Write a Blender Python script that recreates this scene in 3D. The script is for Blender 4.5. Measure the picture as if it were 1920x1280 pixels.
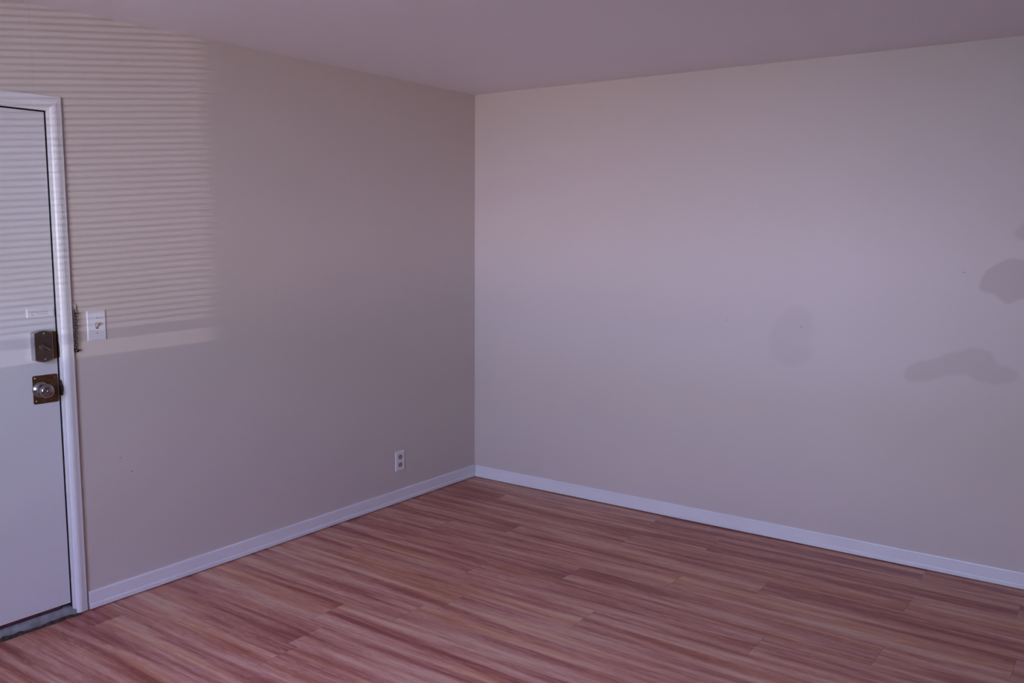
import bpy, bmesh, math, random
from mathutils import Matrix, Vector
random.seed(7)
S = bpy.context.scene
C = S.collection
for o in list(bpy.data.objects): bpy.data.objects.remove(o)

# ------------------------------------------------------------------ camera
F_PX, YAW, PITCH, ROLL = 1677.03, 0.62509, 0.11993, 0.00606
CAM = Vector((3.54848, -4.50598, 1.58258))
def cam_axes():
    cy, sy, cp, sp = math.cos(YAW), math.sin(YAW), math.cos(PITCH), math.sin(PITCH)
    fwd = Vector((-sy*cp, cy*cp, -sp)); right = Vector((cy, sy, 0)); up = right.cross(fwd)
    r = right*math.cos(ROLL) + up*math.sin(ROLL); u = up*math.cos(ROLL) - right*math.sin(ROLL)
    return r, u, fwd
r_, u_, f_ = cam_axes()
cam = bpy.data.cameras.new('camera'); cam.sensor_width = 36; cam.lens = F_PX/1920*36; cam.clip_start = 0.02
co = bpy.data.objects.new('camera', cam); C.objects.link(co)
co.matrix_world = Matrix(((r_.x, u_.x, -f_.x, CAM.x), (r_.y, u_.y, -f_.y, CAM.y), (r_.z, u_.z, -f_.z, CAM.z), (0, 0, 0, 1)))
S.camera = co

# ------------------------------------------------------------------ exposure, world, daylight
S.view_settings.view_transform = 'Standard'; S.view_settings.look = 'None'
S.view_settings.gamma = 1; S.view_settings.use_curve_mapping = False
S.view_settings.exposure = 0.11
w = bpy.data.worlds.new('sky'); S.world = w; w.use_nodes = True
w.node_tree.nodes['Background'].inputs[0].default_value = (0.42, 0.47, 0.85, 1)
w.node_tree.nodes['Background'].inputs[1].default_value = 0.02

def area(name, loc, target, sx, sy, power, col, spread=180):
    l = bpy.data.lights.new(name, 'AREA'); l.shape = 'RECTANGLE'; l.size = sx; l.size_y = sy
    l.energy = power; l.color = col; l.spread = math.radians(spread)
    o = bpy.data.objects.new(name, l); C.objects.link(o); o.location = loc
    o.rotation_euler = (Vector(target)-Vector(loc)).to_track_quat('-Z', 'Y').to_euler(); return o
# sunlit street and two added fill lamps beyond the window, the blue sky above it, and one sharp glint of sun
area('sunlit_street_light', (4.6, -13.0, 0.5), (2.1, -5.1, 1.4), 6.0, 0.9, 500, (1.0, 0.60, 0.36))
area('upper_fill_light', (3.0, -13.0, 2.0), (2.1, -5.1, 1.5), 7.0, 2.0, 1480, (0.56, 0.57, 1.0))  # added lamp that widens the soft light edge on the walls, no house there
area('left_wall_fill_light', (6.2, -11.0, 0.8), (2.1, -5.1, 1.5), 2.4, 0.6, 110, (0.95, 0.76, 1.0))  # added fill to lift the middle of the left wall, not a car
area('open_sky_light', (2.2, -8.6, 4.2), (2.1, -5.1, 1.5), 6.0, 2.6, 2250, (0.42, 0.37, 1.0))
area('window_daylight', (2.02, -5.23, 1.55), (2.02, 0.0, 1.55), 1.6, 0.95, 44, (0.78, 1.0, 1.0))
area('sun_glint_light', (9.37, -12.5, 0.92), (2.0, -5.1, 1.4), 0.16, 0.008, 255, (0.93, 0.86, 1.0))

# ------------------------------------------------------------------ materials
def new_mat(name):
    m = bpy.data.materials.new(name); m.use_nodes = True
    return m, m.node_tree.nodes, m.node_tree.links, m.node_tree.nodes['Principled BSDF']
def simple(name, col, rough=0.5, metal=0.0, var=0.0, vscale=20, bump=0.0, bscale=200):
    m, n, l, b = new_mat(name)
    b.inputs['Base Color'].default_value = (*col, 1); b.inputs['Roughness'].default_value = rough; b.inputs['Metallic'].default_value = metal
    tc = n.new('ShaderNodeTexCoord')
    if var:
        t = n.new('ShaderNodeTexNoise'); t.inputs['Scale'].default_value = vscale; t.inputs['Detail'].default_value = 5
        l.new(tc.outputs['Object'], t.inputs['Vector'])
        r = n.new('ShaderNodeValToRGB'); r.color_ramp.elements[0].position = .35; r.color_ramp.elements[1].position = .65
        r.color_ramp.elements[0].color = (*[c*(1-var) for c in col], 1); r.color_ramp.elements[1].color = (*[min(1, c*(1+var)) for c in col], 1)
        l.new(t.outputs['Fac'], r.inputs['Fac']); l.new(r.outputs['Color'], b.inputs['Base Color'])
    if bump:
        t2 = n.new('ShaderNodeTexNoise'); t2.inputs['Scale'].default_value = bscale; t2.inputs['Detail'].default_value = 3
        l.new(tc.outputs['Object'], t2.inputs['Vector'])
        bp = n.new('ShaderNodeBump'); bp.inputs['Strength'].default_value = bump; bp.inputs['Distance'].default_value = 0.002
        l.new(t2.outputs['Fac'], bp.inputs['Height']); l.new(bp.outputs['Normal'], b.inputs['Normal'])
    return m

def wall_mat(name, col, patches=False, specks=(), seam=0):
    """eggshell wall paint with roller texture; patches: darker patches from the mesh attribute 'dark_patch'"""
    m, n, l, b = new_mat(name)
    b.inputs['Roughness'].default_value = 0.55
    b.inputs['Specular IOR Level'].default_value = 0.3
    geo = n.new('ShaderNodeNewGeometry')
    def mth(op, a, c=None, d=None):
        q = n.new('ShaderNodeMath'); q.operation = op
        for i, v in enumerate((a, c, d)):
            if v is None: continue
            if isinstance(v, (int, float)): q.inputs[i].default_value = v
            else: l.new(v, q.inputs[i])
        return q.outputs[0]
    big = n.new('ShaderNodeTexNoise'); big.inputs['Scale'].default_value = 1.3; big.inputs['Detail'].default_value = 2
    l.new(geo.outputs['Position'], big.inputs['Vector'])
    fine = n.new('ShaderNodeTexNoise'); fine.inputs['Scale'].default_value = 260; fine.inputs['Detail'].default_value = 3
    l.new(geo.outputs['Position'], fine.inputs['Vector'])
    val = mth('MULTIPLY_ADD', big.outputs['Fac'], 0.05, 0.975)
    val = mth('ADD', val, mth('MULTIPLY_ADD', fine.outputs['Fac'], 0.03, -0.015))
    if patches:
        pa = n.new('ShaderNodeAttribute'); pa.attribute_name = 'dark_patch'
        tint = n.new('ShaderNodeCombineXYZ')
        for ci, k_ in enumerate((0.92, 1.06, 1.08)): l.new(mth('MULTIPLY_ADD', pa.outputs['Fac'], -k_, 1.0), tint.inputs[ci])
    if seam:                               # drywall seam line above the door
        sp3 = n.new('ShaderNodeSeparateXYZ'); l.new(geo.outputs['Position'], sp3.inputs[0])
        on = mth('MULTIPLY', mth('LESS_THAN', mth('ABSOLUTE', mth('SUBTRACT', sp3.outputs['Y'], seam)), 0.0022), mth('GREATER_THAN', sp3.outputs['Z'], 2.1))
        val = mth('MULTIPLY', val, mth('MULTIPLY_ADD', on, -0.05, 1.0))
    for (sx_, sz_, ax) in specks:      # pin holes and scuffs
        sp2 = n.new('ShaderNodeSeparateXYZ'); l.new(geo.outputs['Position'], sp2.inputs[0])
        dx = mth('MULTIPLY', mth('SUBTRACT', sp2.outputs[ax], sx_), 1/.006); dz = mth('MULTIPLY', mth('SUBTRACT', sp2.outputs['Z'], sz_), 1/.0035)
        d = mth('ADD', mth('MULTIPLY', dx, dx), mth('MULTIPLY', dz, dz))
        val = mth('MULTIPLY', val, mth('SUBTRACT', 1.0, mth('MULTIPLY', mth('LESS_THAN', d, 1.0), 0.3)))
    vm = n.new('ShaderNodeVectorMath'); vm.operation = 'SCALE'; vm.inputs[0].default_value = col; l.new(val, vm.inputs['Scale'])
    out = vm.outputs[0]
    if patches:
        tm = n.new('ShaderNodeVectorMath'); tm.operation = 'MULTIPLY'; l.new(out, tm.inputs[0]); l.new(tint.outputs[0], tm.inputs[1]); out = tm.outputs[0]
    l.new(out, b.inputs['Base Color'])
    bp = n.new('ShaderNodeBump'); bp.inputs['Strength'].default_value = 0.12; bp.inputs['Distance'].default_value = 0.001
    l.new(fine.outputs['Fac'], bp.inputs['Height']); l.new(bp.outputs['Normal'], b.inputs['Normal'])
    return m
WALL = (0.60, 0.535, 0.50)
M_wall_left = wall_mat('beige_wall_paint', WALL, specks=((-2.45, 0.62, 'Y'), (-2.40, 0.55, 'Y')), seam=-2.731)
M_wall_right = wall_mat('beige_wall_paint_patchy', WALL, patches=True, specks=((1.707, 1.134, 'X'), (2.10, 1.125, 'X'), (2.83, 1.42, 'X')))
# outlines (x, z) of the darker patches on the right-hand wall, their strength and edge softness
DARK_PATCHES = [
    ([(3.063, 1.484), (2.998, 1.486), (2.947, 1.459), (2.91, 1.421), (2.892, 1.375), (2.894, 1.345), (2.928, 1.335), (2.962, 1.326), (2.99, 1.297), (3.018, 1.28), (3.042, 1.3), (3.074, 1.316), (3.16, 1.342), (3.165, 1.457)], 0.17, 0.006),
    ([(2.595, 0.936), (2.626, 0.987), (2.726, 1.012), (2.808, 1.058), (2.917, 1.082), (2.959, 1.062), (2.988, 1.012), (3.068, 0.997), (3.078, 0.953), (3.021, 0.92), (2.927, 0.922), (2.884, 0.949), (2.815, 0.949), (2.738, 0.926), (2.667, 0.895), (2.608, 0.897)], 0.115, 0.010),
    ([(2.068, 1.23), (2.119, 1.214), (2.158, 1.172), (2.167, 1.116), (2.144, 1.076), (2.136, 1.038), (2.167, 0.996), (2.162, 0.964), (2.112, 0.94), (2.056, 0.916), (1.99, 0.936), (1.949, 0.971), (1.932, 1.061), (1.968, 1.148), (2.018, 1.202)], 0.055, 0.022),
    ([(3.061, 1.658), (3.019, 1.611), (3.018, 1.585), (3.044, 1.567), (3.057, 1.571), (3.107, 1.586), (3.103, 1.643)], 0.13, 0.012)]
M_ceiling = wall_mat('ceiling_paint', (0.88, 0.85, 0.89))
M_white = simple('white_gloss_paint', (0.74, 0.74, 0.775), 0.38, var=.02, vscale=6, bump=.05, bscale=60)
M_door = simple('white_door_paint', (0.66, 0.66, 0.69), 0.42, var=.015, vscale=4, bump=.04, bscale=90)
M_plate = simple('white_plastic', (0.76, 0.76, 0.80), 0.3, var=.01)
M_dark = simple('dark_gap', (0.02, 0.017, 0.02), 0.9, var=.2)
M_steel = simple('brushed_steel', (0.52, 0.50, 0.52), 0.28, 1.0, var=.12, vscale=30)
M_nickel = simple('worn_nickel', (0.36, 0.335, 0.35), 0.20, 1.0, var=.08, vscale=40)
M_lockface = simple('dark_bronzed_lock_face', (0.11, 0.078, 0.064), 0.42, 0.6, var=.15, vscale=40)
M_brass = simple('tarnished_brass', (0.16, 0.085, 0.040), 0.42, 0.75, var=.25, vscale=60)
M_chain = simple('blackened_chain_metal', (0.09, 0.07, 0.06), 0.4, 0.9, var=.4, vscale=150)
M_screw = simple('bright_screw', (0.75, 0.66, 0.6), 0.25, 1.0, var=.05)
M_socket = simple('aged_brown_socket', (0.30, 0.24, 0.18), 0.45, var=.25, vscale=150)
M_toggle = simple('yellowed_toggle', (0.55, 0.42, 0.36), 0.4, var=.1, vscale=120)
M_wear = simple('chipped_paint_brown', (0.25, 0.13, 0.08), 0.7, var=.4, vscale=300)
M_thresh = simple('worn_grey_threshold', (0.23, 0.235, 0.25), 0.75, var=.22, vscale=28, bump=.2, bscale=120)
M_sweep = simple('dark_red_weatherstrip', (0.085, 0.022, 0.03), 0.7, var=.3)
M_rot = simple('dirty_threshold_edge', (0.045, 0.033, 0.025), 0.9, var=.5, vscale=80)
M_ink = simple('grey_blue_print', (0.33, 0.33, 0.42), 0.6, var=.1)
M_slat = simple('white_blind_slat', (0.72, 0.71, 0.70), 0.5, var=.02)

def floor_mat():
    m, n, l, b = new_mat('red_cherry_laminate')
    uv = n.new('ShaderNodeUVMap'); uv.uv_map = 'plank'
    at = n.new('ShaderNodeAttribute'); at.attribute_name = 'rnd'
    sep = n.new('ShaderNodeSeparateXYZ'); l.new(uv.outputs['UV'], sep.inputs[0])
    def mth(op, a, c=None, d=None):
        q = n.new('ShaderNodeMath'); q.operation = op
        for i, v in enumerate((a, c, d)):
            if v is None: continue
            if isinstance(v, (int, float)): q.inputs[i].default_value = v
            else: l.new(v, q.inputs[i])
        return q.outputs[0]
    U, V, R = sep.outputs['X'], sep.outputs['Y'], at.outputs['Fac']
    def tex(su, sv, detail, rough, dist, seed):
        cb = n.new('ShaderNodeCombineXYZ')
        l.new(mth('MULTIPLY', U, su), cb.inputs[0]); l.new(mth('MULTIPLY', V, sv), cb.inputs[1]); l.new(mth('MULTIPLY_ADD', R, 37.0, seed), cb.inputs[2])
        t = n.new('ShaderNodeTexNoise'); t.inputs['Scale'].default_value = 1; t.inputs['Detail'].default_value = detail
        t.inputs['Roughness'].default_value = rough; t.inputs['Distortion'].default_value = dist
        l.new(cb.outputs[0], t.inputs['Vector']); return t.outputs['Fac']
    broad = tex(1.1, 16.0, 3, .55, .25, 0.0)     # wide streaks
    mid = tex(1.9, 48.0, 5, .6, .9, 5.0)          # grain bands
    fine = tex(14.0, 380.0, 3, .65, .8, 11.0)       # pores
    hue = tex(0.8, 9.0, 2, .5, .2, 23.0)
    knot = tex(9.0, 40.0, 2, .5, 2.2, 31.0)
    v = mth('ADD', mth('MULTIPLY', broad, 0.59), mth('MULTIPLY', mid, 0.30))
    v = mth('ADD', v, mth('MULTIPLY', fine, 0.13))
    v = mth('ADD', v, mth('MULTIPLY', mth('SUBTRACT', knot, .5), 0.14))
    v = mth('ADD', v, mth('MULTIPLY', mth('SUBTRACT', R, .5), 0.05))
    r = n.new('ShaderNodeValToRGB'); cr = r.color_ramp
    cr.elements[0].position = .385; cr.elements[0].color = (0.27, 0.080, 0.064, 1)
    cr.elements[1].position = .63; cr.elements[1].color = (0.62, 0.40, 0.28, 1)
    e = cr.elements.new(.45); e.color = (0.38, 0.145, 0.108, 1)
    e = cr.elements.new(.50); e.color = (0.47, 0.215, 0.160, 1)
    e = cr.elements.new(.55); e.color = (0.54, 0.28, 0.21, 1)
    l.new(v, r.inputs['Fac'])
    hr = n.new('ShaderNodeMapRange'); hr.inputs['From Min'].default_value = .5; hr.inputs['From Max'].default_value = .68; hr.inputs['To Max'].default_value = .65
    l.new(hue, hr.inputs['Value'])
    mx = n.new('ShaderNodeMix'); mx.data_type = 'RGBA'; mx.blend_type = 'MULTIPLY'
    l.new(hr.outputs[0], mx.inputs[0]); l.new(r.outputs['Color'], mx.inputs[6]); mx.inputs[7].default_value = (1.0, 0.88, 0.62, 1)
    # butt and long seams
    L_ = n.new('ShaderNodeAttribute'); L_.attribute_name = 'plen'
    eu = mth('MINIMUM', U, mth('SUBTRACT', L_.outputs['Fac'], U))
    ev = mth('MINIMUM', V, mth('SUBTRACT', 0.194, V))
    su = mth('MULTIPLY', mth('LESS_THAN', eu, 0.0011), 0.42); sv = mth('MULTIPLY', mth('LESS_THAN', ev, 0.0006), 0.15)
    seam = mth('SUBTRACT', 1.0, mth('MAXIMUM', su, sv))
    sc = n.new('ShaderNodeVectorMath'); sc.operation = 'SCALE'; l.new(mx.outputs[2], sc.inputs[0]); l.new(seam, sc.inputs['Scale'])
    l.new(sc.outputs[0], b.inputs['Base Color'])
    b.inputs['Roughness'].default_value = 0.42; b.inputs['Specular IOR Level'].default_value = 0.35
    bp = n.new('ShaderNodeBump'); bp.inputs['Strength'].default_value = 0.08; bp.inputs['Distance'].default_value = 0.0006
    l.new(fine, bp.inputs['Height']); l.new(bp.outputs['Normal'], b.inputs['Normal'])
    return m
M_floor = floor_mat()

# ------------------------------------------------------------------ mesh helpers
def finish(name, bm, mat, parent=None, smooth=False, mats=None):
    me = bpy.data.meshes.new(name); bmesh.ops.recalc_face_normals(bm, faces=bm.faces); bm.to_mesh(me); bm.free()
    for mm in (mats or [mat]): me.materials.append(mm)
    if smooth:
        for p in me.polygons: p.use_smooth = True
    o = bpy.data.objects.new(name, me); C.objects.link(o)
    if parent: o.parent = parent
    return o
def box(bm, x0, x1, y0, y1, z0, z1):
    r = bmesh.ops.create_cube(bm, size=1)
    for v in r['verts']:
        v.co = Vector((x0+(v.co.x+.5)*(x1-x0), y0+(v.co.y+.5)*(y1-y0), z0+(v.co.z+.5)*(z1-z0)))
    return r['verts']
def bev(bm, w, seg=2, edges=None):
    bmesh.ops.bevel(bm, geom=list(edges or bm.edges), offset=w, segments=seg, affect='EDGES', profile=.5)
def poly_prism(bm, pts, d0, d1, axis='x', taper=1.0):
    """extrude outline pts (y,z) from x=d0 to x=d1 (scaled by taper about its centre)"""
    cy = sum(p[0] for p in pts)/len(pts); cz = sum(p[1] for p in pts)/len(pts)
    a = [bm.verts.new((d0, p[0], p[1])) for p in pts]
    b = [bm.verts.new((d1, cy+(p[0]-cy)*taper, cz+(p[1]-cz)*taper)) for p in pts]
    bm.faces.new(a[::-1]); bm.faces.new(b)
    for i in range(len(pts)): j = (i+1) % len(pts); bm.faces.new((a[i], a[j], b[j], b[i]))
def lathe(bm, prof, cy, cz, n=40):
    """profile (x, radius) revolved about the x axis through (cy, cz)"""
    rings = []
    for x, r in prof:
        if r < 1e-6: rings.append([bm.verts.new((x, cy, cz))])
        else: rings.append([bm.verts.new((x, cy+r*math.cos(2*math.pi*i/n), cz+r*math.sin(2*math.pi*i/n))) for i in range(n)])
    for A, B in zip(rings, rings[1:]):
        for i in range(n):
            j = (i+1) % n
            q = [A[i % len(A)], A[j % len(A)], B[j % len(B)], B[i % len(B)]]
            u = []
            for v in q:
                if v not in u: u.append(v)
            if len(u) > 2: bm.faces.new(u)
def rrect(y0, y1, z0, z1, r, k=5):
    p = []
    for cy, cz, a0 in ((y1-r, z1-r, 0), (y0+r, z1-r, 90), (y0+r, z0+r, 180), (y1-r, z0+r, 270)):
        for i in range(k+1):
            a = math.radians(a0+90*i/k); p.append((cy+r*math.cos(a), cz+r*math.sin(a)))
    return p
def empty(name, loc):
    o = bpy.data.objects.new(name, None); C.objects.link(o); o.location = loc; o.empty_display_size = .05; return o
def tag(o, label=None, cat=None, group=None, kind=None):
    for k, v in (('label', label), ('category', cat), ('group', group), ('kind', kind)):
        if v: o[k] = v
    return o
def under(o, root):      # meshes are written in world coordinates, the root sits at the thing's base
    o.parent = root; o.matrix_parent_inverse = Matrix.Translation(-root.location); return o

H, X1, Y1 = 2.44, 5.6, -5.1
WX0, WX1, WZ0, WZ1 = 1.15, 2.90, 1.00, 2.10
DY0, DY1, DZ1 = -3.612, -2.692, 2.043       # door opening

# ------------------------------------------------------------------ setting
bm = bmesh.new(); uvl = bm.loops.layers.uv.new('plank'); rl = bm.faces.layers.float.new('rnd'); ll = bm.faces.layers.float.new('plen')
PW, PL = 0.194, 1.376
known = {0: 2.754, 1: 3.17, 2: 2.775, 3: 2.20, 4: 1.845, 5: 1.414, 6: 2.386, 7: 1.72, 8: 2.55, 9: 1.10, 12: 0.966}
for k in range(27):
    y1 = -k*PW; y0 = max(y1-PW, Y1)
    s = known.get(k, random.uniform(0, PL)); s = s % PL - PL
    while s < X1:
        a, b = max(s, -0.13), min(s+PL, X1)
        if b-a > .001:
            # the doorway side of the floor ends at the wall line
            f = bm.faces.new([bm.verts.new(c) for c in ((a, y0, 0), (b, y0, 0), (b, y1, 0), (a, y1, 0))])
            f[rl] = random.random(); f[ll] = PL
            for lp in f.loops: lp[uvl].uv = (lp.vert.co.x-s, lp.vert.co.y-(y1-PW))
        s += PL
fl = finish('floor', bm, M_floor); tag(fl, kind='structure')
bm = bmesh.new(); box(bm, -.1, X1+.1, Y1-.1, .1, H, H+.1); tag(finish('ceiling', bm, M_ceiling), kind='structure')
bm = bmesh.new()
box(bm, -.13, 0, DY1, .1, -.05, H); box(bm, -.13, 0, DY0, DY1, DZ1, H); box(bm, -.13, 0, Y1-.1, DY0, -.05, H)
tag(finish('wall_left', bm, M_wall_left), kind='structure')
def seg_dist(px, pz, poly):
    best, ins = 9.0, False
    for (ax, az), (bx, bz) in zip(poly, poly[1:]+poly[:1]):
        t = max(0, min(1, ((px-ax)*(bx-ax)+(pz-az)*(bz-az))/((bx-ax)**2+(bz-az)**2)))
        best = min(best, math.hypot(px-ax-t*(bx-ax), pz-az-t*(bz-az)))
        if (az > pz) != (bz > pz) and px < (bx-ax)*(pz-az)/(bz-az)+ax: ins = not ins
    return best if ins else -best
def smooth_poly(poly, k=2):               # corner cutting rounds the outline
    for _ in range(k):
        q = []
        for a, b in zip(poly, poly[1:]+poly[:1]):
            q += [(a[0]*.75+b[0]*.25, a[1]*.75+b[1]*.25), (a[0]*.25+b[0]*.75, a[1]*.25+b[1]*.75)]
        poly = q
    return poly
bm = bmesh.new(); tl = bm.verts.layers.float.new('dark_patch')
xs = [0, .6, 1.2] + [1.88+.008*i for i in range(170)] + [3.6, 4.4, X1+.1]
zs = [-.05, .4] + [.86+.008*i for i in range(106)] + [2.0, H]
polys = [(smooth_poly(p), st, so) for p, st, so in DARK_PATCHES]
grid = []
for x in xs:
    col = []
    for z in zs:
        v = bm.verts.new((x, 0, z)); t = 0.0
        for p, st, so in polys:
            d = seg_dist(x, z, p) + .004*math.sin(41*x+17*z)*math.sin(53*z-29*x) if 1.8 < x < 3.3 else -1
            e = max(0, min(1, (d+so)/(2*so))); t = max(t, st*e*e*(3-2*e))
        v[tl] = t; col.append(v)
    grid.append(col)
for i in range(len(xs)-1):
    for j in range(len(zs)-1): bm.faces.new((grid[i][j], grid[i+1][j], grid[i+1][j+1], grid[i][j+1]))
back = [bm.verts.new((x, .1, z)) for x, z in ((0, -.05), (X1+.1, -.05), (X1+.1, H), (0, H))]; bm.faces.new(back[::-1])
E0, E1, E2, E3 = [c[0] for c in grid], grid[-1], [c[-1] for c in grid], grid[0]
bm.faces.new(E0[::-1]+back[:2]); bm.faces.new(E1[::-1]+back[1:3]); bm.faces.new(E2+back[2:4]); bm.faces.new([back[0], back[3]]+E3[::-1])
tag(finish('wall_right', bm, M_wall_right), kind='structure')
bm = bmesh.new(); box(bm, X1, X1+.1, Y1-.1, 0, -.05, H); tag(finish('wall_rear', bm, M_wall_left), kind='structure')
bm = bmesh.new()
box(bm, 0, WX0, Y1-.1, Y1, -.05, H); box(bm, WX1, X1, Y1-.1, Y1, -.05, H)
box(bm, WX0, WX1, Y1-.1, Y1, -.05, WZ0); box(bm, WX0, WX1, Y1-.1, Y1, WZ1, H)
tag(finish('wall_front', bm, M_wall_left), kind='structure')

# baseboards: flat board with a small shoe strip along its foot
def baseboard(name, A, B, nrm, tap=0):
    prof = [(0, 0.005), (0.0135, 0.005), (0.0135, 0.021), (0.0125, 0.024), (0.0095, 0.0255), (0.0095, 0.074), (0.0075, 0.079), (0, 0.079)]
    bm = bmesh.new(); A = Vector(A); B = Vector(B); nrm = Vector(nrm)
    ra = [bm.verts.new(A+nrm*d+Vector((0, 0, z))) for d, z in prof]; rb = [bm.verts.new(B+nrm*d+Vector((0, 0, z))) for d, z in prof]
    bm.faces.new(ra); bm.faces.new(rb[::-1])
    for i in range(len(prof)): j = (i+1) % len(prof); bm.faces.new((ra[i], ra[j], rb[j], rb[i]))
    return finish(name, bm, M_white)
tag(baseboard('baseboard_left', (0, -2.622, 0), (0, 0, 0), (1, 0, 0)), kind='structure')
tag(baseboard('baseboard_right', (0.0137, 0, 0), (X1, 0, 0), (0, -1, 0)), kind='structure')
tag(baseboard('baseboard_front', (0, Y1, 0), (X1, Y1, 0), (0, 1, 0)), kind='structure')

# door casing: rounded moulding mitred round the opening, plus the jamb with its stop
root = empty('trim_1', (0, DY1, 0)); tag(root, kind='structure')
prof = [(0.0015, 0.0), (0.0015, 0.0065), (0.007, 0.0085), (0.012, 0.0095), (0.018, 0.0145), (0.026, 0.0180), (0.034, 0.0185), (0.042, 0.0165), (0.050, 0.0145), (0.0575, 0.0135), (0.0585, 0.0)]
bm = bmesh.new()
def station(y, z, sy, sz): return [bm.verts.new((d, y+sy*a, z+sz*a)) for a, d in prof]
path = [station(DY1, .008, 1, 0), station(DY1, DZ1, 1, 1), station(DY0, DZ1, -1, 1), station(DY0, .008, -1, 0)]
for A, B in zip(path, path[1:]):
    for i in range(len(prof)-1): bm.faces.new((A[i], A[i+1], B[i+1], B[i]))
bm.faces.new(path[0]); bm.faces.new(path[-1])
cs = under(finish('casing', bm, M_white, smooth=False), root)
bm = bmesh.new()
box(bm, -.13, .0, DY1-.0005, DY1+.003, 0.0, DZ1+.003); box(bm, -.13, .0, DY0-.003, DY0+.0005, 0.0, DZ1+.003); box(bm, -.13, .0, DY0+.0005, DY1-.0005, DZ1-.0005, DZ1+.003)
box(bm, -.075, -.055, DY1-.03, DY1-.0005, 0, DZ1-.0005); box(bm, -.075, -.055, DY0+.0005, DY0+.03, 0, DZ1-.0005); box(bm, -.075, -.055, DY0+.03, DY1-.03, DZ1-.04, DZ1-.0005)
jb = under(finish('jamb', bm, M_dark), root)  # near-black jamb colour stands in for the shade in the door gap
# chipped latch strike on the casing edge beside the knob
bm = bmesh.new()
pts = [(-2.6925, .990), (-2.689, .982), (-2.6865, .972), (-2.6835, .962), (-2.683, .948), (-2.6855, .938), (-2.686, .928), (-2.6925, .926)]
poly_prism(bm, pts, .002, .0100)
st = under(finish('strike_plate', bm, M_rot), root); st['label'] = 'dark chipped strike hole in the white casing'
bm = bmesh.new(); poly_prism(bm, [(-2.6925, 1.140), (-2.6900, 1.13), (-2.6895, 1.10), (-2.6905, 1.085), (-2.6925, 1.08)], .002, .0075)
st = under(finish('strike_plate', bm, M_rot), root); st['label'] = 'narrow dark deadbolt strike in the white casing'

# threshold
root = empty('trim_2', (0, (DY0+DY1)/2, 0)); tag(root, kind='structure')
bm = bmesh.new()
P = [(-.13, 0), (-.13, .041), (-.03, .041), (-.004, .037), (.010, .027), (.013, .018), (.013, 0)]
a = [bm.verts.new((x, DY0+.006, z)) for x, z in P]; b = [bm.verts.new((x, DY1+.012, z)) for x, z in P]
bm.faces.new(a); bm.faces.new(b[::-1])
for i in range(len(P)): j = (i+1) % len(P); bm.faces.new((a[i], a[j], b[j], b[i]))
under(finish('threshold', bm, M_thresh), root)
bm = bmesh.new()          # splintered dirty strip between threshold and laminate
n = 46; top = []; bot = []
for i in range(n+1):
    y = DY0+.006+(DY1+.024-DY0-.006)*i/n
    zt = .013+random.uniform(-.006, .006); xo = .021+random.uniform(-.003, .003)
    top.append(bm.verts.new((.0132, y, zt))); bot.append(bm.verts.new((xo, y, .0008)))
for i in range(n): bm.faces.new((top[i], top[i+1], bot[i+1], bot[i]))
under(finish('splintered_edge', bm, M_rot), root)

# ------------------------------------------------------------------ door with its hardware
root = empty('door_1', (0, DY0+.01, 0.05)); tag(root, kind='structure')
DF = -.0015       # face of the slab
bm = bmesh.new(); box(bm, -.045, DF, DY0+.004, DY1-.004, .0565, DZ1-.004); bev(bm, .0012, 2)
under(finish('slab', bm, M_door), root)
bm = bmesh.new(); box(bm, -.040, -.006, DY0+.01, DY1-.045, .0445, .0555); under(finish('weatherstrip', bm, M_sweep), root)

# rim deadbolt: body with arched ends, sloped bright side, brass strip, thumb turn
lock = empty('deadbolt', (0, -2.745, 1.13)); under(lock, root)
def arched(y0, y1, z0, z1, rise, k=14):
    p = []
    for i in range(k+1): t = i/k; p.append((y0+(y1-y0)*t, z0-rise*math.sin(math.pi*t)))
    for i in range(k+1): t = i/k; p.append((y1+(y0-y1)*t, z1+rise*math.sin(math.pi*t)))
    return p
def sub(o, lockroot, label=None):
    o.parent = lockroot; o.matrix_parent_inverse = Matrix.Translation(-Vector(lockroot['at'])); 
    if label: o['label'] = label
    return o
lock['at'] = (0, -2.745, 1.13)
bm = bmesh.new(); outer = arched(-2.797, -2.724, 1.079, 1.187, .010)
poly_prism(bm, outer, DF, .027, taper=.985); bev(bm, .0015, 2, [e for e in bm.edges if all(v.co.x > .02 for v in e.verts)])
sub(finish('lock_body', bm, M_steel), lock, 'steel lock case with arched ends')
bm = bmesh.new(); poly_prism(bm, arched(-2.794, -2.727, 1.083, 1.183, .0085), .0268, .0282)
sub(finish('face_plate', bm, M_lockface), lock, 'dark bronze front of the lock case')
bm = bmesh.new(); box(bm, DF, .013, -2.7245, -2.7030, 1.080, 1.187); bev(bm, .001, 2)
sub(finish('side_strip', bm, M_brass), lock, 'brown brass strip at the door edge')
bm = bmesh.new(); lathe(bm, [(.028, .0155), (.031, .015), (.033, .012), (.034, 0)], -2.764, 1.131)
sub(finish('turn_rose', bm, M_lockface, smooth=True), lock)
bm = bmesh.new(); box(bm, .033, .045, -.020, .020, -.0042, .0042); bev(bm, .002, 3)
bmesh.ops.transform(bm, matrix=Matrix.Translation((0, -2.760, 1.128)) @ Matrix.Rotation(math.radians(-33), 4, 'X'), verts=bm.verts)
sub(finish('thumb_turn', bm, M_nickel, smooth=True), lock, 'bright slanted thumb turn')
for z in (1.1845, 1.082):
    bm = bmesh.new(); lathe(bm, [(.0282, .0032), (.0294, .0028), (.030, .0012), (.030, 0)], -2.758, z, 16)
    sub(finish('screw', bm, M_screw, smooth=True), lock)

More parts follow.
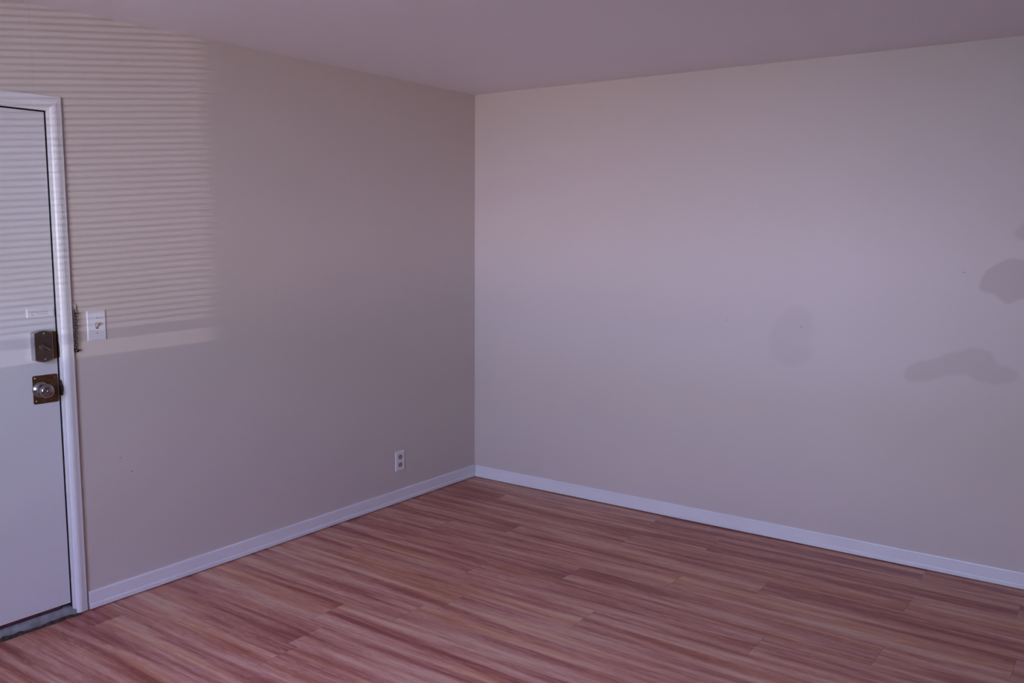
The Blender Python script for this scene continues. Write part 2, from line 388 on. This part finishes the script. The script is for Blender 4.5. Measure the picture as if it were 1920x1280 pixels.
# knob set on a tarnished brass plate
ks = empty('knob_set', (0, -2.75, .96)); under(ks, root); ks['at'] = (0, -2.75, .96)
bm = bmesh.new()
pts = rrect(-2.799, -2.701, .9035, 1.0165, .007)
poly_prism(bm, pts, DF, .0022, taper=.995)
sub(finish('back_plate', bm, M_brass), ks, 'tarnished brown brass back plate')
bm = bmesh.new(); lathe(bm, [(.002, .033), (.006, .0325), (.009, .028), (.012, .0235), (.018, .0205), (.026, .0195), (.033, .0215), (.039, .0250), (.046, .0272), (.052, .0275), (.058, .0255), (.062, .021), (.064, .014), (.0645, 0)], -2.770, .960, 48)
sub(finish('knob', bm, M_nickel, smooth=True), ks, 'round silver door knob')
bm = bmesh.new(); lathe(bm, [(.0640, .0075), (.0665, .007), (.067, .003), (.067, 0)], -2.770, .960, 24)
sub(finish('lock_button', bm, M_nickel, smooth=True), ks)
for y, z in ((-2.789, 1.006), (-2.789, .9155), (-2.711, 1.004), (-2.711, .916)):
    bm = bmesh.new(); lathe(bm, [(.0022, .0036), (.0034, .003), (.0038, .0012), (.0038, 0)], y, z, 16)
    sub(finish('screw', bm, M_screw if y < -2.75 else M_brass, smooth=True), ks)

# small white plate with a crescent mark and two lines of tiny print
pl = empty('name_plate', (0, -2.753, 1.262)); under(pl, root); pl['at'] = (0, -2.753, 1.262)
bm = bmesh.new(); poly_prism(bm, rrect(-2.806, -2.703, 1.245, 1.281, .003), DF, .006, taper=.985)
sub(finish('plate', bm, M_plate), pl)
bm = bmesh.new()
cy, cz, R1 = -2.782, 1.2625, .0085
k = 22; A = []; B = []
for i in range(k+1):
    a = math.radians(65+235*i/k); t = math.sin(math.pi*i/k)
    A.append(bm.verts.new((.0063, cy+R1*math.cos(a), cz+R1*.95*math.sin(a)))); B.append(bm.verts.new((.0063, cy+(R1-.0008-.0012*t)*math.cos(a), cz+(R1-.0008-.0012*t)*.95*math.sin(a))))
for i in range(k): bm.faces.new((A[i], A[i+1], B[i+1], B[i]))
for zc in (1.2665, 1.2595):
    y = -2.779 if zc > 1.263 else -2.773
    while y < -2.727:
        wd = random.uniform(.0012, .0024); box(bm, .006, .0063, y, y+wd, zc-.0007, zc+.0007+random.choice((0, .0005))); y += wd+.0006
sub(finish('print', bm, M_ink), pl, 'grey crescent logo and two lines of print')

# ------------------------------------------------------------------ light switch
root = empty('light_switch', (0, -2.530, 1.135)); tag(root, 'white single toggle light switch plate on the wall beside the door', 'light switch')
def wallplate(root, y0, y1, z0, z1, t=.0055):
    bm = bmesh.new(); v = box(bm, 0, t, y0, y1, z0, z1)
    bmesh.ops.bevel(bm, geom=[e for e in bm.edges if all(q.co.x > t*.5 for q in e.verts)], offset=.0025, segments=3, affect='EDGES')
    return under(finish('cover_plate', bm, M_plate), root)
wallplate(root, -2.569, -2.489, 1.134, 1.257)
bm = bmesh.new(); poly_prism(bm, rrect(-2.5345, -2.5225, 1.182, 1.208, .0015), .0054, .0060); o = under(finish('toggle_slot', bm, M_wear), root); o['label'] = 'brown worn rim of the switch slot'
bm = bmesh.new()
a = [(.0058, -2.5325, 1.187), (.0058, -2.5245, 1.187), (.0058, -2.5245, 1.204), (.0058, -2.5325, 1.204)]
b = [(.020, -2.5315, 1.203), (.020, -2.5255, 1.203), (.0175, -2.5255, 1.2095), (.0175, -2.5315, 1.2095)]
a = [bm.verts.new(c) for c in a]; b = [bm.verts.new(c) for c in b]; bm.faces.new(a[::-1]); bm.faces.new(b)
for i in range(4): j = (i+1) % 4; bm.faces.new((a[i], a[j], b[j], b[i]))
bev(bm, .0008, 2); under(finish('toggle', bm, M_toggle), root)
for z in (1.2275, 1.1645):
    bm = bmesh.new(); lathe(bm, [(.0054, .0030), (.0064, .0026), (.0066, .0014), (.0066, 0)], -2.5285, z, 16); under(finish('screw', bm, simple('painted_screw', (.42, .42, .48), .4, var=.05), smooth=True), root)

# ------------------------------------------------------------------ wall outlet
root = empty('wall_outlet', (0, -.712, .193)); tag(root, 'white duplex power outlet with brown sockets, low on the wall near the corner', 'power outlet')
wallplate(root, -.7515, -.6755, .192, .309)
for zc in (.2735, .2265):
    bm = bmesh.new(); p = []
    for i in range(32):
        a = 2*math.pi*i/32; y = .0165*math.cos(a); z = max(-.0135, min(.0135, .0172*math.sin(a))); p.append((-.7135+y, zc+z))
    poly_prism(bm, p, .0052, .0068, taper=.96); so = under(finish('socket', bm, M_socket), root)
    for y, h in ((-.7200, .0085), (-.7070, .0070)):
        bm = bmesh.new(); box(bm, .0066, .00695, y-.0011, y+.0011, zc-.001, zc-.001+h); q = finish('slot', bm, M_dark); q.parent = so
        q.matrix_parent_inverse = Matrix.Translation(-root.location)
    bm = bmesh.new(); lathe(bm, [(.0066, .0024), (.00695, .0024), (.00695, 0)], -.7135, zc-.0075, 14); q = finish('ground_hole', bm, M_dark); q.parent = so
    q.matrix_parent_inverse = Matrix.Translation(-root.location)
for so in [o for o in C.objects if o.name.startswith('socket')]:
    for ch in so.children: ch.matrix_parent_inverse = Matrix.Translation(-root.location)
bm = bmesh.new(); lathe(bm, [(.0054, .0028), (.0064, .0024), (.0064, 0)], -.7135, .250, 14); under(finish('screw', bm, M_plate, smooth=True), root)

# ------------------------------------------------------------------ door chain hanging beside the casing
root = empty('door_chain', (0, -2.622, 1.10)); tag(root, 'dark metal security chain hanging against the door casing, left of the light switch', 'door chain')
bm = bmesh.new(); box(bm, 0, .004, -2.6325, -2.6135, 1.232, 1.291); bev(bm, .001, 2)
box(bm, .004, .0075, -2.6325, -2.6295, 1.236, 1.287); box(bm, .004, .0075, -2.6165, -2.6135, 1.236, 1.287)
o = under(finish('keeper_plate', bm, simple('painted_over_plate', (.52, .45, .43), .5, var=.08)), root); o['label'] = 'keeper plate painted the wall colour'
def ring(bm, c, rl, rw, t, turn, n=20, m=8):
    vs = []
    for i in range(n):
        a = 2*math.pi*i/n; pz = rl*math.sin(a); pw = rw*math.cos(a)
        tz, tw = rl*math.cos(a), -rw*math.sin(a); L = math.hypot(tz, tw); nz, nw = -tw/L, tz/L
        if nz*pz+nw*pw < 0: nz, nw = -nz, -nw
        rr = []
        for j in range(m):
            b = 2*math.pi*j/m; q = t*math.cos(b); dpt = t*math.sin(b)
            W = pw+nw*q; Z = pz+nz*q
            rr.append(bm.verts.new((c[0]+W*math.sin(turn)+dpt*math.cos(turn), c[1]+W*math.cos(turn)-dpt*math.sin(turn), c[2]+Z)))
        vs.append(rr)
    for i in range(n):
        for j in range(m): bm.faces.new((vs[i][j], vs[(i+1) % n][j], vs[(i+1) % n][(j+1) % m], vs[i][(j+1) % m]))
z = 1.258
for i in range(13):
    bm = bmesh.new(); ring(bm, (.0115+.0015*(i % 2), -2.6215-.0035*(i/12)+(.0012 if i % 2 else -.0012), z), .0085, .0054, .0020, .35 if i % 2 else 1.9)
    under(finish('link', bm, M_chain, smooth=True), root); z -= .0122
bm = bmesh.new(); lathe(bm, [(0, .0085), (.004, .0085), (.005, .005), (.014, .0045), (.016, .0075), (.019, .007), (.020, 0)], -2.6225, 1.1015, 20)
o = under(finish('end_catch', bm, M_chain, smooth=True), root)
bm = bmesh.new()
n = 12; A = [bm.verts.new((.0008, -2.613+.022*i/n, 1.099+.0028*(1-i/n)+.003*i/n)) for i in range(n+1)]; B = [bm.verts.new((.0008, -2.613+.022*i/n, 1.099-.004*(1-i/n)+.003*i/n)) for i in range(n+1)]
for i in range(n): bm.faces.new((A[i], A[i+1], B[i+1], B[i]))
o = under(finish('rust_streak', bm, M_wear), root); o['label'] = 'rusty scratch worn into the wall paint'

# ------------------------------------------------------------------ window behind the camera, with a mini blind
root = empty('window_1', ((WX0+WX1)/2, Y1, WZ0)); tag(root, kind='structure')
bm = bmesh.new()
for a in ((WX0, WX0+.04, WZ0, WZ1), (WX1-.04, WX1, WZ0, WZ1), (WX0+.04, WX1-.04, WZ0, WZ0+.03), (WX0+.04, WX1-.04, WZ1-.04, WZ1)):
    box(bm, a[0], a[1], Y1-.09, Y1-.05, a[2], a[3])
under(finish('window_frame', bm, M_white), root)
bm = bmesh.new(); box(bm, WX0-.04, WX1+.04, Y1-.0, Y1+.03, WZ0-.022, WZ0-.001); bev(bm, .003, 2); under(finish('window_sill', bm, M_white), root)
root = empty('window_blind', ((WX0+WX1)/2, Y1-.02, WZ1)); tag(root, 'white horizontal mini blind hung in the window behind the viewer', 'window blind')
bm = bmesh.new(); box(bm, WX0+.01, WX1-.01, Y1-.038, Y1-.004, WZ1-.03, WZ1-.002); under(finish('head_rail', bm, M_slat), root)
bm = bmesh.new(); box(bm, WX0+.012, WX1-.012, Y1-.033, Y1-.009, 1.078, 1.110); bev(bm, .003, 2); under(finish('bottom_rail', bm, M_slat), root)
bm = bmesh.new(); m_ = 6; rows = []
for i in range(m_+1):
    t = i/m_-.5; a, b_, TL = t*.0235, .0012*(1-4*t*t), math.radians(-8); rows.append((a*math.cos(TL)-b_*math.sin(TL), a*math.sin(TL)+b_*math.cos(TL)))
for x in (WX0+.012, WX1-.012): pass
L0 = [bm.verts.new((WX0+.012, a, b)) for a, b in rows]; L1 = [bm.verts.new((WX1-.012, a, b)) for a, b in rows]
for i in range(m_): bm.faces.new((L0[i], L1[i], L1[i+1], L0[i+1]))
slat = under(finish('slat', bm, M_slat), root)
PITCH_S = .0192; k = 0; z = 1.128
first = True
while z < WZ1-.035:
    o = slat if first else slat.copy()
    if not first: C.objects.link(o)
    first = False; o.location = (0, Y1-.021, z); o.rotation_euler = (math.radians(-9+8*(z-1.12)/.9), 0, 0); z += PITCH_S
